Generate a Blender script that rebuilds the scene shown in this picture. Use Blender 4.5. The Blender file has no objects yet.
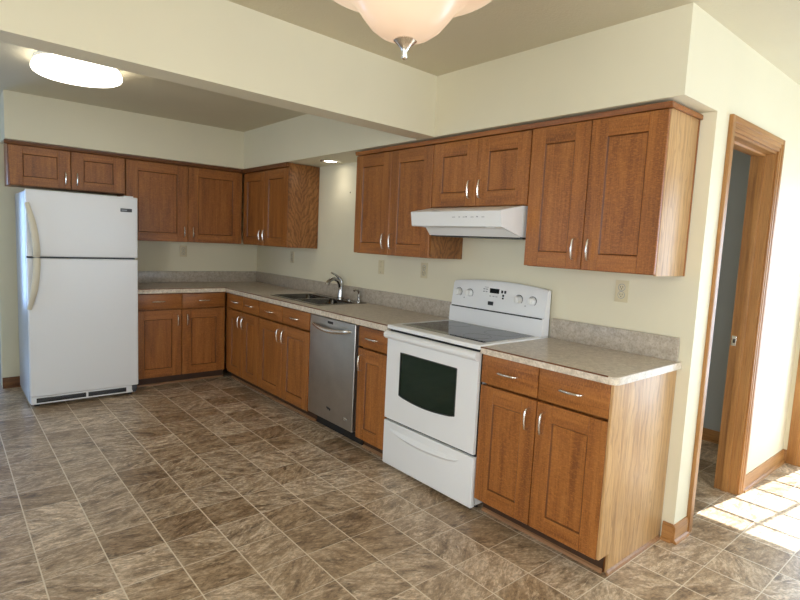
import bpy, bmesh, math, random
from mathutils import Vector, Matrix
random.seed(4)
SC = bpy.context.scene
COL = SC.collection

# ------------------------------------------------------------------ camera
cam = bpy.data.cameras.new('camera')
cam.sensor_width = 36.0
cam.lens = 541.4 * 36.0 / 800.0
cam.clip_start = 0.02
camo = bpy.data.objects.new('camera', cam)
COL.objects.link(camo)
_r = Vector((0.76180033, -0.64614553, 0.04643511))
_u = Vector((0.03322848, 0.11056039, 0.99331378))
_f = Vector((0.64695914, 0.7551638, -0.10569538))
M = Matrix((_r, _u, -_f)).transposed().to_4x4()
M.translation = Vector((-2.7626, -5.7598, 1.4327))
camo.matrix_world = M
SC.camera = camo

# ------------------------------------------------------------------ light
SC.view_settings.view_transform = 'Standard'
SC.view_settings.look = 'None'
SC.view_settings.gamma = 1
SC.view_settings.use_curve_mapping = False
SC.view_settings.exposure = 0.28

world = bpy.data.worlds.new('sky')
SC.world = world
world.use_nodes = True
bg = world.node_tree.nodes['Background']
bg.inputs['Color'].default_value = (0.62, 0.80, 1.0, 1)
bg.inputs['Strength'].default_value = 2.6

sun = bpy.data.lights.new('sun', 'SUN')
sun.energy = 15.5
sun.angle = math.radians(0.6)
sun.color = (0.96, 0.98, 1.0)
suno = bpy.data.objects.new('sun', sun)
COL.objects.link(suno)
suno.rotation_euler = Vector((-1.0, 0.14, -1.35)).to_track_quat('-Z', 'Y').to_euler()
suno.location = (6, -6, 7)

def area(name, loc, direction, sx, sy, power, color):
    L = bpy.data.lights.new(name, 'AREA')
    L.shape = 'RECTANGLE'
    L.size = sx
    L.size_y = sy
    L.energy = power
    L.color = color
    o = bpy.data.objects.new(name, L)
    COL.objects.link(o)
    o.location = loc
    o.rotation_euler = Vector(direction).to_track_quat('-Z', 'Z').to_euler()
    return o

# daylight arriving at the glass of the patio door and windows, plus added fill
area('patio_daylight', (2.02, -5.70, 1.08), (-1, 0, 0), 1.60, 1.95, 36, (0.62, 0.81, 1.0))
area('rear_daylight', (-0.30, -8.12, 1.35), (0, 1, 0), 2.6, 1.5, 40, (0.90, 0.95, 1.0))
area('left_fill', (-4.75, -6.2, 1.35), (1, 0, 0), 2.4, 1.5, 132, (1.0, 0.985, 0.968))  # added fill behind an unseen window, to even the light from the left
area('hall_fill', (0.95, -2.03, 1.45), (0, -1, 0), 1.0, 1.2, 6, (0.95, 0.97, 1.0))  # unseen fill lamp added to lift the dark hall; no window there
area('side_daylight', (-4.75, -1.6, 1.35), (1, 0, 0), 1.5, 1.4, 7, (0.55, 0.75, 1.0))
area('passage_daylight', (-3.25, 2.62, 1.2), (0, -1, 0), 1.1, 1.7, 30, (0.25, 0.48, 1.0))

# ------------------------------------------------------------------ materials
def mat(name, color=(0.8, 0.8, 0.8), rough=0.5, metal=0.0, spec=0.5, coat=0.0):
    m = bpy.data.materials.new(name)
    m.use_nodes = True
    b = m.node_tree.nodes['Principled BSDF']
    b.inputs['Base Color'].default_value = (*color, 1)
    b.inputs['Roughness'].default_value = rough
    b.inputs['Metallic'].default_value = metal
    b.inputs['Specular IOR Level'].default_value = spec
    b.inputs['Coat Weight'].default_value = coat
    return m

class NT:
    """small helper around a material's node tree"""
    def __init__(s, m):
        s.m = m; s.t = m.node_tree; s.n = s.t.nodes; s.b = s.n['Principled BSDF']
    def new(s, typ, **kw):
        n = s.n.new(typ)
        for k, v in kw.items(): setattr(n, k, v)
        return n
    def link(s, a, b): s.t.links.new(a, b)
    def math(s, op, a, b=None):
        n = s.new('ShaderNodeMath', operation=op)
        for i, v in enumerate((a, b)):
            if v is None: continue
            if isinstance(v, (int, float)): n.inputs[i].default_value = v
            else: s.link(v, n.inputs[i])
        return n.outputs[0]
    def ramp(s, fac, stops):
        n = s.new('ShaderNodeValToRGB')
        e = n.color_ramp.elements
        while len(e) < len(stops): e.new(0.5)
        for i, (p, c) in enumerate(stops):
            e[i].position = p
            e[i].color = (*c, 1) if len(c) == 3 else c
        s.link(fac, n.inputs[0])
        return n.outputs[0]
    def noise(s, vec, scale, detail=4, rough=0.55, dist=0.0):
        n = s.new('ShaderNodeTexNoise')
        n.inputs['Scale'].default_value = scale
        n.inputs['Detail'].default_value = detail
        n.inputs['Roughness'].default_value = rough
        n.inputs['Distortion'].default_value = dist
        if vec is not None: s.link(vec, n.inputs['Vector'])
        return n.outputs[0]
    def mapping(s, vec, scale=(1, 1, 1), rot=(0, 0, 0), loc=(0, 0, 0)):
        n = s.new('ShaderNodeMapping')
        n.inputs['Scale'].default_value = scale
        n.inputs['Rotation'].default_value = rot
        n.inputs['Location'].default_value = loc
        s.link(vec, n.inputs['Vector'])
        return n.outputs[0]
    def mix(s, fac, a, b, blend='MIX'):
        n = s.new('ShaderNodeMix', data_type='RGBA', blend_type=blend)
        for sock, v in ((n.inputs[0], fac), (n.inputs[6], a), (n.inputs[7], b)):
            if isinstance(v, (int, float)): sock.default_value = v
            elif isinstance(v, tuple): sock.default_value = (*v, 1) if len(v) == 3 else v
            else: s.link(v, sock)
        return n.outputs[2]
    def bump(s, h, strength=0.2, dist=0.002):
        n = s.new('ShaderNodeBump')
        n.inputs['Strength'].default_value = strength
        n.inputs['Distance'].default_value = dist
        s.link(h, n.inputs['Height'])
        s.link(n.outputs[0], s.b.inputs['Normal'])

def paint(name, color, bump_scale=180, strength=0.12, rough=0.55, vary=0.03, dist=0.001):
    m = mat(name, color, rough, spec=0.3)
    k = NT(m)
    tc = k.new('ShaderNodeTexCoord').outputs['Object']
    n = k.noise(tc, 1.3, 3)
    a = tuple(c * (1 - vary) for c in color); b = tuple(min(1, c * (1 + vary)) for c in color)
    k.link(k.ramp(n, [(0.3, a), (0.7, b)]), k.b.inputs['Base Color'])
    k.bump(k.noise(tc, bump_scale, 3), strength, dist)
    return m

def wood(name, dark, mid, light, axis='z', rough=0.42, figure=0.0, fleck=0.36, coat=0.08, flame=False):
    """stained oak: long grain along AXIS, pores, and cross-grain ray fleck"""
    m = mat(name, mid, rough, spec=0.45, coat=coat)
    m.node_tree.nodes['Principled BSDF'].inputs['Coat Roughness'].default_value = 0.28
    k = NT(m)
    tc = k.new('ShaderNodeTexCoord').outputs['Object']
    info = k.new('ShaderNodeObjectInfo').outputs['Random']
    off = k.new('ShaderNodeVectorMath', operation='SCALE')
    off.inputs[0].default_value = (17.3, 9.1, 23.7)
    k.link(info, off.inputs[3])
    add = k.new('ShaderNodeVectorMath', operation='ADD')
    k.link(tc, add.inputs[0]); k.link(off.outputs[0], add.inputs[1])
    v = add.outputs[0]
    def sc(along, cross):
        return {'z': (cross, cross, along), 'x': (along, cross, cross), 'y': (cross, along, cross)}[axis]
    g1 = k.noise(k.mapping(v, sc(1.4, 16)), 1.0, 5, 0.6, 0.6)
    g2 = k.noise(k.mapping(v, sc(5, 190)), 1.0, 3, 0.6)
    g3 = k.noise(k.mapping(v, sc(190, 75)), 1.0, 4, 0.62, 0.5)
    col = k.ramp(g1, [(0.25, dark), (0.5, mid), (0.78, light)])
    pore = k.ramp(g2, [(0.36, (0.55, 0.5, 0.45)), (0.52, (1, 1, 1))])
    col = k.mix(0.55, col, pore, 'MULTIPLY')
    if fleck:
        fl = k.ramp(g3, [(0.50, (0, 0, 0)), (0.66, (1, 1, 1))])
        col = k.mix(k.math('MULTIPLY', fl, fleck), col, tuple(min(1, c * 1.45) for c in light))
        dk = k.ramp(g3, [(0.30, (1, 1, 1)), (0.44, (0, 0, 0))])
        col = k.mix(k.math('MULTIPLY', dk, fleck * 1.2), col, tuple(c * 0.75 for c in dark))
    if figure:
        if flame:       # cathedral figure: nested arches up the middle of the panel
            sp = k.new('ShaderNodeSeparateXYZ'); k.link(tc, sp.inputs[0])
            ay = k.math('ABSOLUTE', k.math('ADD', sp.outputs[1], 0.19))
            ph = k.math('ADD', k.math('MULTIPLY', sp.outputs[2], 13.0), k.math('MULTIPLY', k.math('POWER', ay, 0.8), -17.0))
            ph = k.math('ADD', ph, k.math('MULTIPLY', k.noise(k.mapping(tc, (9, 9, 6)), 1.0, 5, 0.65), 4.6))
            fr = k.math('FRACT', ph)
            fl2 = k.ramp(fr, [(0.0, (0.30, 0.22, 0.16)), (0.22, (0.62, 0.55, 0.48)), (0.5, (1.15, 1.15, 1.1)), (0.92, (0.95, 0.92, 0.9)), (1.0, (0.30, 0.22, 0.16))])
            col = k.mix(0.62, col, fl2, 'MULTIPLY')
        w = k.new('ShaderNodeTexWave', wave_type='BANDS', bands_direction='X', wave_profile='SAW')
        mp = k.mapping(v, {'z': (1, 1, 0.26), 'x': (0.26, 1, 1), 'y': (1, 0.26, 1)}[axis], (0, 0, 0.6))
        k.link(mp, w.inputs['Vector'])
        w.inputs['Scale'].default_value = 14
        w.inputs['Distortion'].default_value = 7.5
        w.inputs['Detail'].default_value = 2.5
        w.inputs['Detail Scale'].default_value = 1.6
        wr = k.ramp(w.outputs['Fac'], [(0.0, (1, 1, 1)), (0.62, (0.9, 0.88, 0.85)), (0.9, (0.42, 0.34, 0.28)), (1.0, (0.8, 0.78, 0.75))])
        col = k.mix(figure, col, wr, 'MULTIPLY')
    k.link(col, k.b.inputs['Base Color'])
    k.bump(g2, 0.12, 0.0006)
    return m

OD, OM, OL = (0.170, 0.053, 0.010), (0.318, 0.111, 0.022), (0.435, 0.170, 0.039)
oak_v = wood('oak_upright', OD, OM, OL, 'z')
oak_h = wood('oak_level', OD, OM, OL, 'x')
oak_side = wood('oak_side_figured', (0.20, 0.075, 0.02), (0.32, 0.135, 0.04), (0.44, 0.20, 0.065), 'z', figure=0.2, fleck=0.05, flame=True)
oak_end = wood('oak_end_pale_sheen', (0.43, 0.235, 0.088), (0.56, 0.335, 0.145), (0.64, 0.41, 0.195), 'z', rough=0.42, figure=0.45, fleck=0.03, coat=0.22)  # paler veneer, with daylight sheen also put into the colour
groove_m = wood('dark_oak_in_groove', (0.09, 0.028, 0.006), (0.14, 0.045, 0.010), (0.20, 0.07, 0.016), 'z', fleck=0.1)  # darker oak tone for the routed inner edge of the panels
oak_shaded = wood('oak_shadow_trim', (0.10, 0.034, 0.010), (0.17, 0.062, 0.018), (0.23, 0.09, 0.026), 'x', fleck=0.2)  # far crown and baseboard: the shade they lie in put into the colour
oak_shaded_y = wood('oak_shadow_trim_side', (0.10, 0.034, 0.010), (0.17, 0.062, 0.018), (0.23, 0.09, 0.026), 'y', fleck=0.2)  # same shade-darkened colour, grain along y
T1, T2, T3 = (0.27, 0.115, 0.032), (0.38, 0.180, 0.054), (0.46, 0.235, 0.078)
trim_v = wood('trim_oak_upright', T1, T2, T3, 'z', fleck=0.08)
trim_x = wood('trim_oak_along_x', T1, T2, T3, 'x', fleck=0.08)
trim_y = wood('trim_oak_along_y', T1, T2, T3, 'y', fleck=0.08)
oak_crown = wood('oak_crown', OD, OM, OL, 'y', fleck=0.15)
toe_m = mat('toe_kick_brown', (0.055, 0.024, 0.011), 0.5)
shoe_m = wood('shoe_oak', (0.26, 0.13, 0.06), (0.34, 0.18, 0.085), (0.42, 0.24, 0.12), 'x', fleck=0.0)

wall_m = paint('cream_wall_paint', (0.755, 0.705, 0.535))
ceil_m = paint('ceiling_texture_paint', (0.65, 0.59, 0.43), 95, 0.55, 0.7, 0.03, 0.004)
hall_m = paint('blue_grey_hall_paint', (0.37, 0.385, 0.375))

def floor_material():
    m = mat('slate_tile_vinyl', (0.2, 0.15, 0.1), 0.34, spec=0.5)
    k = NT(m)
    tc = k.new('ShaderNodeTexCoord').outputs['Object']
    sep = k.new('ShaderNodeSeparateXYZ'); k.link(tc, sep.inputs[0])
    SX, SY, X0, Y0 = 0.2385, 0.2315, -1.05 - 0.2385 * 40, -3.52 - 0.2315 * 60
    u = k.math('DIVIDE', k.math('SUBTRACT', sep.outputs[0], X0), SX)
    v = k.math('DIVIDE', k.math('SUBTRACT', sep.outputs[1], Y0), SY)
    iu, iv = k.math('FLOOR', u), k.math('FLOOR', v)
    fu, fv = k.math('SUBTRACT', u, iu), k.math('SUBTRACT', v, iv)
    cmb = k.new('ShaderNodeCombineXYZ'); k.link(iu, cmb.inputs[0]); k.link(iv, cmb.inputs[1])
    wn = k.new('ShaderNodeTexWhiteNoise', noise_dimensions='3D'); k.link(cmb.outputs[0], wn.inputs['Vector'])
    rnd, rcol = wn.outputs['Value'], wn.outputs['Color']
    sp2 = k.new('ShaderNodeSeparateXYZ'); k.link(rcol, sp2.inputs[0])
    # every tile takes its own piece of slate, turned a little
    ang = k.math('MULTIPLY', k.math('SUBTRACT', sp2.outputs[1], 0.45), 1.7)
    loc = k.new('ShaderNodeVectorMath', operation='MULTIPLY_ADD')
    k.link(rcol, loc.inputs[0]); loc.inputs[1].default_value = (31, 27, 13); k.link(tc, loc.inputs[2])
    rot = k.new('ShaderNodeVectorRotate', rotation_type='Z_AXIS')
    k.link(tc, rot.inputs['Vector']); k.link(ang, rot.inputs['Angle'])
    vec = k.new('ShaderNodeVectorMath', operation='ADD')
    sc = k.new('ShaderNodeVectorMath', operation='MULTIPLY'); k.link(rcol, sc.inputs[0]); sc.inputs[1].default_value = (31, 27, 13)
    k.link(rot.outputs[0], vec.inputs[0]); k.link(sc.outputs[0], vec.inputs[1])
    V = vec.outputs[0]
    n1 = k.noise(k.mapping(V, (7.0, 17, 1)), 1.0, 9, 0.72, 0.4)
    n2 = k.noise(k.mapping(V, (9, 26, 1), loc=(3, 7, 0)), 1.0, 7, 0.66, 0.7)
    n3 = k.noise(k.mapping(tc, (40, 70, 1)), 1.0, 5, 0.65)
    n4 = k.noise(k.mapping(V, (10, 34, 1), loc=(11, 2, 0)), 1.0, 7, 0.70, 0.5)
    base = k.ramp(n1, [(0.36, (0.150, 0.107, 0.070)), (0.45, (0.315, 0.230, 0.150)), (0.54, (0.415, 0.318, 0.218)), (0.66, (0.56, 0.465, 0.355))])
    ridge = k.math('ABSOLUTE', k.math('SUBTRACT', n2, 0.5))
    vein = k.ramp(ridge, [(0.0, (1, 1, 1)), (0.028, (0.5, 0.5, 0.5)), (0.055, (0, 0, 0))])
    patch = k.ramp(n4, [(0.47, (0, 0, 0)), (0.58, (1, 1, 1))])
    base = k.mix(k.math('MULTIPLY', k.math('MULTIPLY', vein, patch), 0.80), base, (0.68, 0.58, 0.45))
    ridge2 = k.math('ABSOLUTE', k.math('SUBTRACT', n4, 0.44))
    dkv = k.ramp(ridge2, [(0.0, (1, 1, 1)), (0.030, (0, 0, 0))])
    base = k.mix(k.math('MULTIPLY', dkv, 0.55), base, (0.14, 0.095, 0.058))
    base = k.mix(0.5, base, k.ramp(n3, [(0.40, (0.52, 0.50, 0.48)), (0.57, (1.18, 1.17, 1.15))]), 'MULTIPLY')
    tone = k.ramp(rnd, [(0.0, (0.80, 0.70, 0.59)), (0.35, (1.10, 1.03, 0.94)), (0.65, (1.18, 1.15, 1.12)), (1.0, (1.52, 1.52, 1.53))])
    base = k.mix(1.0, base, tone, 'MULTIPLY')
    # grout
    def line(f, w):
        d = k.math('MINIMUM', f, k.math('SUBTRACT', 1.0, f))
        return k.math('LESS_THAN', d, w)
    ga, gb = line(fu, 0.0115), line(fv, 0.0090)
    g = k.math('MAXIMUM', ga, gb)
    col = k.mix(k.math('MAXIMUM', k.math('MULTIPLY', ga, 0.95), k.math('MULTIPLY', gb, 0.80)), base, (0.76, 0.665, 0.52))  # cross joints weaker: how light catches the lines, put into the mix
    k.link(col, k.b.inputs['Base Color'])
    rr = k.math('ADD', k.math('MULTIPLY', n1, 0.22), 0.24)
    k.link(rr, k.b.inputs['Roughness'])
    h = k.math('SUBTRACT', k.math('ADD', k.math('MULTIPLY', n2, 0.7), k.math('MULTIPLY', n3, 0.3)), k.math('MULTIPLY', g, 0.3))
    k.bump(h, 0.35, 0.0035)
    return m
floor_m = floor_material()

def laminate_material(name, lighten=1.0):
    m = mat(name, (0.42, 0.36, 0.29), 0.30, spec=0.5)
    k = NT(m)
    tc = k.new('ShaderNodeTexCoord').outputs['Object']
    n1 = k.noise(tc, 34, 7, 0.66, 0.5)
    n2 = k.noise(tc, 110, 4, 0.6)
    s = lighten
    c = k.ramp(n1, [(0.30, (0.44 * s, 0.375 * s, 0.295 * s)), (0.50, (0.57 * s, 0.495 * s, 0.40 * s)), (0.70, (0.69 * s, 0.62 * s, 0.52 * s))])
    c = k.mix(0.5, c, k.ramp(n2, [(0.34, (0.62, 0.60, 0.58)), (0.55, (1.08, 1.08, 1.08))]), 'MULTIPLY')
    k.link(c, k.b.inputs['Base Color'])
    return m
lam_m = laminate_material('mottled_laminate')
lam_edge_lit_m = laminate_material('laminate_edge_lit', 1.18)  # same laminate, lightened in colour for light striking the front edge
splash_m = laminate_material('mottled_grey_laminate', 0.78)
seam_m = mat('brown_laminate_seam', (0.16, 0.055, 0.018), 0.45)

def steel(name, color, rough, axis=None):
    m = mat(name, color, rough, 1.0)
    k = NT(m)
    tc = k.new('ShaderNodeTexCoord').outputs['Object']
    n = k.noise(k.mapping(tc, (2, 2, 260) if axis == 'h' else (40, 40, 40)), 1.0, 3)
    k.link(k.math('ADD', k.math('MULTIPLY', n, 0.16), rough - 0.08), k.b.inputs['Roughness'])
    n2 = k.noise(tc, 7, 5, 0.65)
    k.link(k.ramp(n2, [(0.3, tuple(c * 0.86 for c in color)), (0.7, color)]), k.b.inputs['Base Color'])
    return m
nickel_m = steel('brushed_nickel', (0.88, 0.85, 0.80), 0.24)
chrome_m = steel('chrome', (0.46, 0.45, 0.44), 0.09)
sink_m = steel('sink_steel', (0.30, 0.29, 0.275), 0.22)
bowl_shaded_m = steel('shaded_bowl_steel', (0.13, 0.125, 0.12), 0.2)  # rim steel darkened in colour for the shade inside the bowls
dw_m = steel('dishwasher_steel', (0.56, 0.545, 0.525), 0.36, 'h')
white_m = mat('white_enamel', (0.80, 0.81, 0.82), 0.28, spec=0.5)
NT(white_m)
def pebble(name, color):
    m = mat(name, color, 0.30)
    k = NT(m)
    tc = k.new('ShaderNodeTexCoord').outputs['Object']
    k.bump(k.noise(tc, 210, 2, 0.5), 0.25, 0.0012)
    return m
fridge_m = pebble('white_pebbled_fridge', (0.78, 0.80, 0.83))
fridge_side_shaded_m = pebble('shaded_white_fridge_side', (0.50, 0.55, 0.63))  # bluish shade on the side of the fridge put into its colour
bone_m = mat('bone_plastic', (0.66, 0.62, 0.50), 0.4)
black_m = mat('black_plastic', (0.012, 0.012, 0.013), 0.4)
darkgrey_m = mat('dark_grey_plastic', (0.05, 0.055, 0.065), 0.45)
glassblk_m = mat('black_glass', (0.004, 0.005, 0.005), 0.04, spec=0.32)
oven_glass_m = mat('dark_green_oven_glass', (0.010, 0.022, 0.014), 0.06, spec=0.5)
ring_m = mat('burner_ring_grey', (0.03, 0.03, 0.03), 0.2)
grey_m = mat('grey_print', (0.30, 0.31, 0.33), 0.5)
almond_m = mat('almond_plastic', (0.66, 0.58, 0.38), 0.35)
slot_m = mat('dark_slot', (0.03, 0.026, 0.02), 0.6)
white_plastic_m = mat('white_plastic', (0.80, 0.80, 0.78), 0.35)
badge_m = mat('silver_badge', (0.55, 0.55, 0.55), 0.25, 0.9)

def emissive(name, color, strength, base=(0.9, 0.9, 0.9)):
    m = mat(name, base, 0.35)
    b = m.node_tree.nodes['Principled BSDF']
    b.inputs['Emission Color'].default_value = (*color, 1)
    b.inputs['Emission Strength'].default_value = strength
    return m
led_m = emissive('lit_cool_diffuser', (1.0, 0.93, 0.80), 4.4, (0.3, 0.3, 0.3))
led_rim_m = emissive('lit_cool_diffuser_rim', (1.0, 0.93, 0.80), 4.5)
recess_m = emissive('lit_warm_lamp', (1.0, 0.93, 0.80), 12)

def pendant_material():
    m = mat('lit_alabaster_glass', (0.52, 0.40, 0.29), 0.25)
    k = NT(m)
    tc = k.new('ShaderNodeTexCoord').outputs['Object']
    n = k.noise(tc, 5, 4, 0.6, 1.0)
    c = k.ramp(n, [(0.3, (1.0, 0.66, 0.42)), (0.6, (1.0, 0.72, 0.50)), (0.8, (1.0, 0.78, 0.58))])
    k.link(c, k.b.inputs['Emission Color'])
    k.b.inputs['Emission Strength'].default_value = 0.40
    return m
pendant_m = pendant_material()

def clear_glass():
    m = bpy.data.materials.new('clear_window_glass')
    m.use_nodes = True
    t = m.node_tree
    t.nodes.remove(t.nodes['Principled BSDF'])
    tr = t.nodes.new('ShaderNodeBsdfTransparent'); gl = t.nodes.new('ShaderNodeBsdfGlossy')
    gl.inputs['Roughness'].default_value = 0.02
    lw = t.nodes.new('ShaderNodeLayerWeight'); mx = t.nodes.new('ShaderNodeMixShader')
    p5 = t.nodes.new('ShaderNodeMath'); p5.operation = 'POWER'; p5.inputs[1].default_value = 5
    ad = t.nodes.new('ShaderNodeMath'); ad.operation = 'MULTIPLY_ADD'; ad.inputs[1].default_value = 0.9; ad.inputs[2].default_value = 0.04
    t.links.new(lw.outputs['Facing'], p5.inputs[0]); t.links.new(p5.outputs[0], ad.inputs[0])
    t.links.new(ad.outputs[0], mx.inputs[0]); t.links.new(tr.outputs[0], mx.inputs[1]); t.links.new(gl.outputs[0], mx.inputs[2])
    t.links.new(mx.outputs[0], t.nodes['Material Output'].inputs['Surface'])
    return m
glass_m = clear_glass()

# ------------------------------------------------------------------ mesh builder
class MB:
    def __init__(s): s.bm = bmesh.new()
    def _merge(s, b2):
        me = bpy.data.meshes.new('tmp'); b2.to_mesh(me); b2.free()
        s.bm.from_mesh(me); bpy.data.meshes.remove(me)
    def box(s, x0, x1, y0, y1, z0, z1, bev=0.0, seg=2, mi=0):
        x0, x1 = sorted((x0, x1)); y0, y1 = sorted((y0, y1)); z0, z1 = sorted((z0, z1))
        b = bmesh.new()
        bmesh.ops.create_cube(b, size=1)
        for v in b.verts:
            v.co = Vector(((x0 + x1) / 2 + v.co.x * (x1 - x0), (y0 + y1) / 2 + v.co.y * (y1 - y0), (z0 + z1) / 2 + v.co.z * (z1 - z0)))
        if bev:
            bev = min(bev, 0.45 * min(x1 - x0, y1 - y0, z1 - z0))
            bmesh.ops.bevel(b, geom=b.edges[:], offset=bev, segments=seg, profile=0.6, affect='EDGES')
        for f in b.faces: f.material_index = mi
        s._merge(b); return s
    def prism(s, poly, axis, a0, a1, mi=0, bev=0.0, seg=2):
        """poly: 2-D outline; axis 'x': (y,z), 'y': (x,z), 'z': (x,y)"""
        b = bmesh.new()
        def P(p, a): return {'x': (a, p[0], p[1]), 'y': (p[0], a, p[1]), 'z': (p[0], p[1], a)}[axis]
        lo = [b.verts.new(P(p, a0)) for p in poly]; hi = [b.verts.new(P(p, a1)) for p in poly]
        n = len(poly)
        b.faces.new(lo[::-1]); b.faces.new(hi)
        for i in range(n): b.faces.new((lo[i], lo[(i + 1) % n], hi[(i + 1) % n], hi[i]))
        bmesh.ops.recalc_face_normals(b, faces=b.faces[:])
        if bev:
            es = [e for e in b.edges if len(e.link_faces) == 2 and e.calc_face_angle(0) > 0.5]
            bmesh.ops.bevel(b, geom=es, offset=bev, segments=seg, profile=0.6, affect='EDGES')
        for f in b.faces: f.material_index = mi
        s._merge(b); return s
    def tube(s, pts, r, n=10, mi=0, caps=True, squash=None):
        b = bmesh.new()
        pts = [Vector(p) for p in pts]
        rs = r if isinstance(r, (list, tuple)) else [r] * len(pts)
        rings = []; prev = None
        for i, p in enumerate(pts):
            t = (pts[min(i + 1, len(pts) - 1)] - pts[max(i - 1, 0)]).normalized()
            if prev is None:
                a = Vector((0, 0, 1)) if abs(t.z) < 0.9 else Vector((1, 0, 0))
                u = t.cross(a).normalized()
            else:
                u = (prev - t * prev.dot(t)).normalized()
            prev = u; w = t.cross(u)
            ru, rw = (rs[i], rs[i]) if squash is None else (rs[i] * squash[0], rs[i] * squash[1])
            rings.append([b.verts.new(p + u * math.cos(2 * math.pi * k / n) * ru + w * math.sin(2 * math.pi * k / n) * rw) for k in range(n)])
        for A, B in zip(rings, rings[1:]):
            for k in range(n): b.faces.new((A[k], A[(k + 1) % n], B[(k + 1) % n], B[k]))
        if caps: b.faces.new(rings[0][::-1]); b.faces.new(rings[-1])
        bmesh.ops.recalc_face_normals(b, faces=b.faces[:])
        for f in b.faces: f.material_index = mi
        s._merge(b); return s
    def lathe(s, prof, c=(0, 0, 0), n=40, axis='z', mi=0, scale=(1, 1)):
        b = bmesh.new()
        def P(r, h, a):
            p = (r * math.cos(a) * scale[0], r * math.sin(a) * scale[1], h)
            if axis == 'x': p = (p[2], p[0], p[1])
            if axis == 'y': p = (p[0], p[2], p[1])
            return Vector(c) + Vector(p)
        rings = []
        for r, h in prof:
            if r < 1e-6: rings.append([b.verts.new(P(0, h, 0))])
            else: rings.append([b.verts.new(P(r, h, 2 * math.pi * k / n)) for k in range(n)])
        for A, B in zip(rings, rings[1:]):
            for k in range(n):
                k2 = (k + 1) % n
                if len(A) == 1 and len(B) == 1: continue
                if len(A) == 1: b.faces.new((A[0], B[k2], B[k]))
                elif len(B) == 1: b.faces.new((A[k], A[k2], B[0]))
                else: b.faces.new((A[k], A[k2], B[k2], B[k]))
        bmesh.ops.recalc_face_normals(b, faces=b.faces[:])
        for f in b.faces: f.material_index = mi
        s._merge(b); return s
    def cyl(s, c, r, h, axis='z', n=24, mi=0, bev=0.0):
        p = [(0, 0), (r, 0), (r, h), (0, h)] if not bev else [(0, 0), (r - bev, 0), (r, bev), (r, h - bev), (r - bev, h), (0, h)]
        return s.lathe(p, c, n, axis, mi)
    def grid(s, us, vs, keep, a0, a1, axis='z', mi=0):
        """slab made of the kept cells of a grid, no inner faces; axis as in prism"""
        b = bmesh.new()
        def P(p, q, a): return {'x': (a, p, q), 'y': (p, a, q), 'z': (p, q, a)}[axis]
        V = {}
        def vert(i, j, k):
            if (i, j, k) not in V: V[(i, j, k)] = b.verts.new(P(us[i], vs[j], (a0, a1)[k]))
            return V[(i, j, k)]
        nu, nv = len(us) - 1, len(vs) - 1
        K = lambda i, j: 0 <= i < nu and 0 <= j < nv and keep((us[i] + us[i + 1]) / 2, (vs[j] + vs[j + 1]) / 2)
        for i in range(nu):
            for j in range(nv):
                if not K(i, j): continue
                for k in (0, 1): b.faces.new((vert(i, j, k), vert(i + 1, j, k), vert(i + 1, j + 1, k), vert(i, j + 1, k)))
                for (di, dj, p, q) in ((-1, 0, (0, 0), (0, 1)), (1, 0, (1, 0), (1, 1)), (0, -1, (0, 0), (1, 0)), (0, 1, (0, 1), (1, 1))):
                    if not K(i + di, j + dj):
                        b.faces.new((vert(i + p[0], j + p[1], 0), vert(i + q[0], j + q[1], 0), vert(i + q[0], j + q[1], 1), vert(i + p[0], j + p[1], 1)))
        bmesh.ops.recalc_face_normals(b, faces=b.faces[:])
        for f in b.faces: f.material_index = mi
        s._merge(b); return s
    def build(s, name, mats, parent=None, off=None, angle=35):
        if off is not None:
            for v in s.bm.verts: v.co -= Vector(off)
        me = bpy.data.meshes.new(name)
        s.bm.to_mesh(me); s.bm.free()
        for m in (mats if isinstance(mats, (list, tuple)) else [mats]): me.materials.append(m)
        me.polygons.foreach_set('use_smooth', [True] * len(me.polygons))
        me.set_sharp_from_angle(angle=math.radians(angle))
        o = bpy.data.objects.new(name, me)
        COL.objects.link(o)
        if parent is not None: o.parent = parent
        return o

def thing(name, label, cat, loc=(0, 0, 0), rz=0.0, group=None):
    o = bpy.data.objects.new(name, None)
    o.empty_display_size = 0.1
    COL.objects.link(o)
    o.location = loc
    o.rotation_euler = (0, 0, rz)
    o['label'] = label; o['category'] = cat
    if group: o['group'] = group
    return o

def struct(mb, name, mats, parent=None, off=None):
    o = mb.build(name, mats, parent, off)
    if parent is None: o['kind'] = 'structure'
    return o
def struct_root(name, loc):
    o = bpy.data.objects.new(name, None)
    COL.objects.link(o); o.location = loc; o['kind'] = 'structure'
    return o

SINK = -math.pi / 2          # rotation of things that stand against the sink wall

# ------------------------------------------------------------------ the room
H, ZS, YW, XR = 2.47, 2.103, -4.723, 1.80
struct(MB().box(-4.7, 2.0, -8.12, 2.6, -0.05, 0.0), 'floor', floor_m)
struct(MB().box(-4.7, 2.0, -8.12, 2.6, H, H + 0.06), 'ceiling', ceil_m)
struct(MB().box(-2.37, 0.12, 0.0, 0.12, 0, H), 'wall_back', wall_m)
struct(MB().box(0.0, 0.12, YW, 0.0, 0, H), 'wall_sink', wall_m)
DX0, DX1, DH = 0.208, 0.908, 2.050
struct(MB().grid([0.12, DX0, DX1, XR], [0, DH, H], lambda x, z: not (DX0 < x < DX1 and z < DH), YW, YW + 0.12, 'y'), 'wall_door', wall_m)
PY0, PY1, PH = -6.56, -4.83, 2.06
struct(MB().grid([-8.0, PY0, PY1, YW], [0, PH, H], lambda y, z: not (PY0 < y < PY1 and z < PH), XR, XR + 0.12, 'x'), 'wall_right', wall_m)
struct(MB().grid([-4.7, -1.60, 1.00, XR + 0.12], [0, 0.60, 2.10, H], lambda x, z: not (-1.60 < x < 1.00 and 0.6 < z < 2.1), -8.12, -8.0, 'y'), 'wall_near', wall_m)
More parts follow.
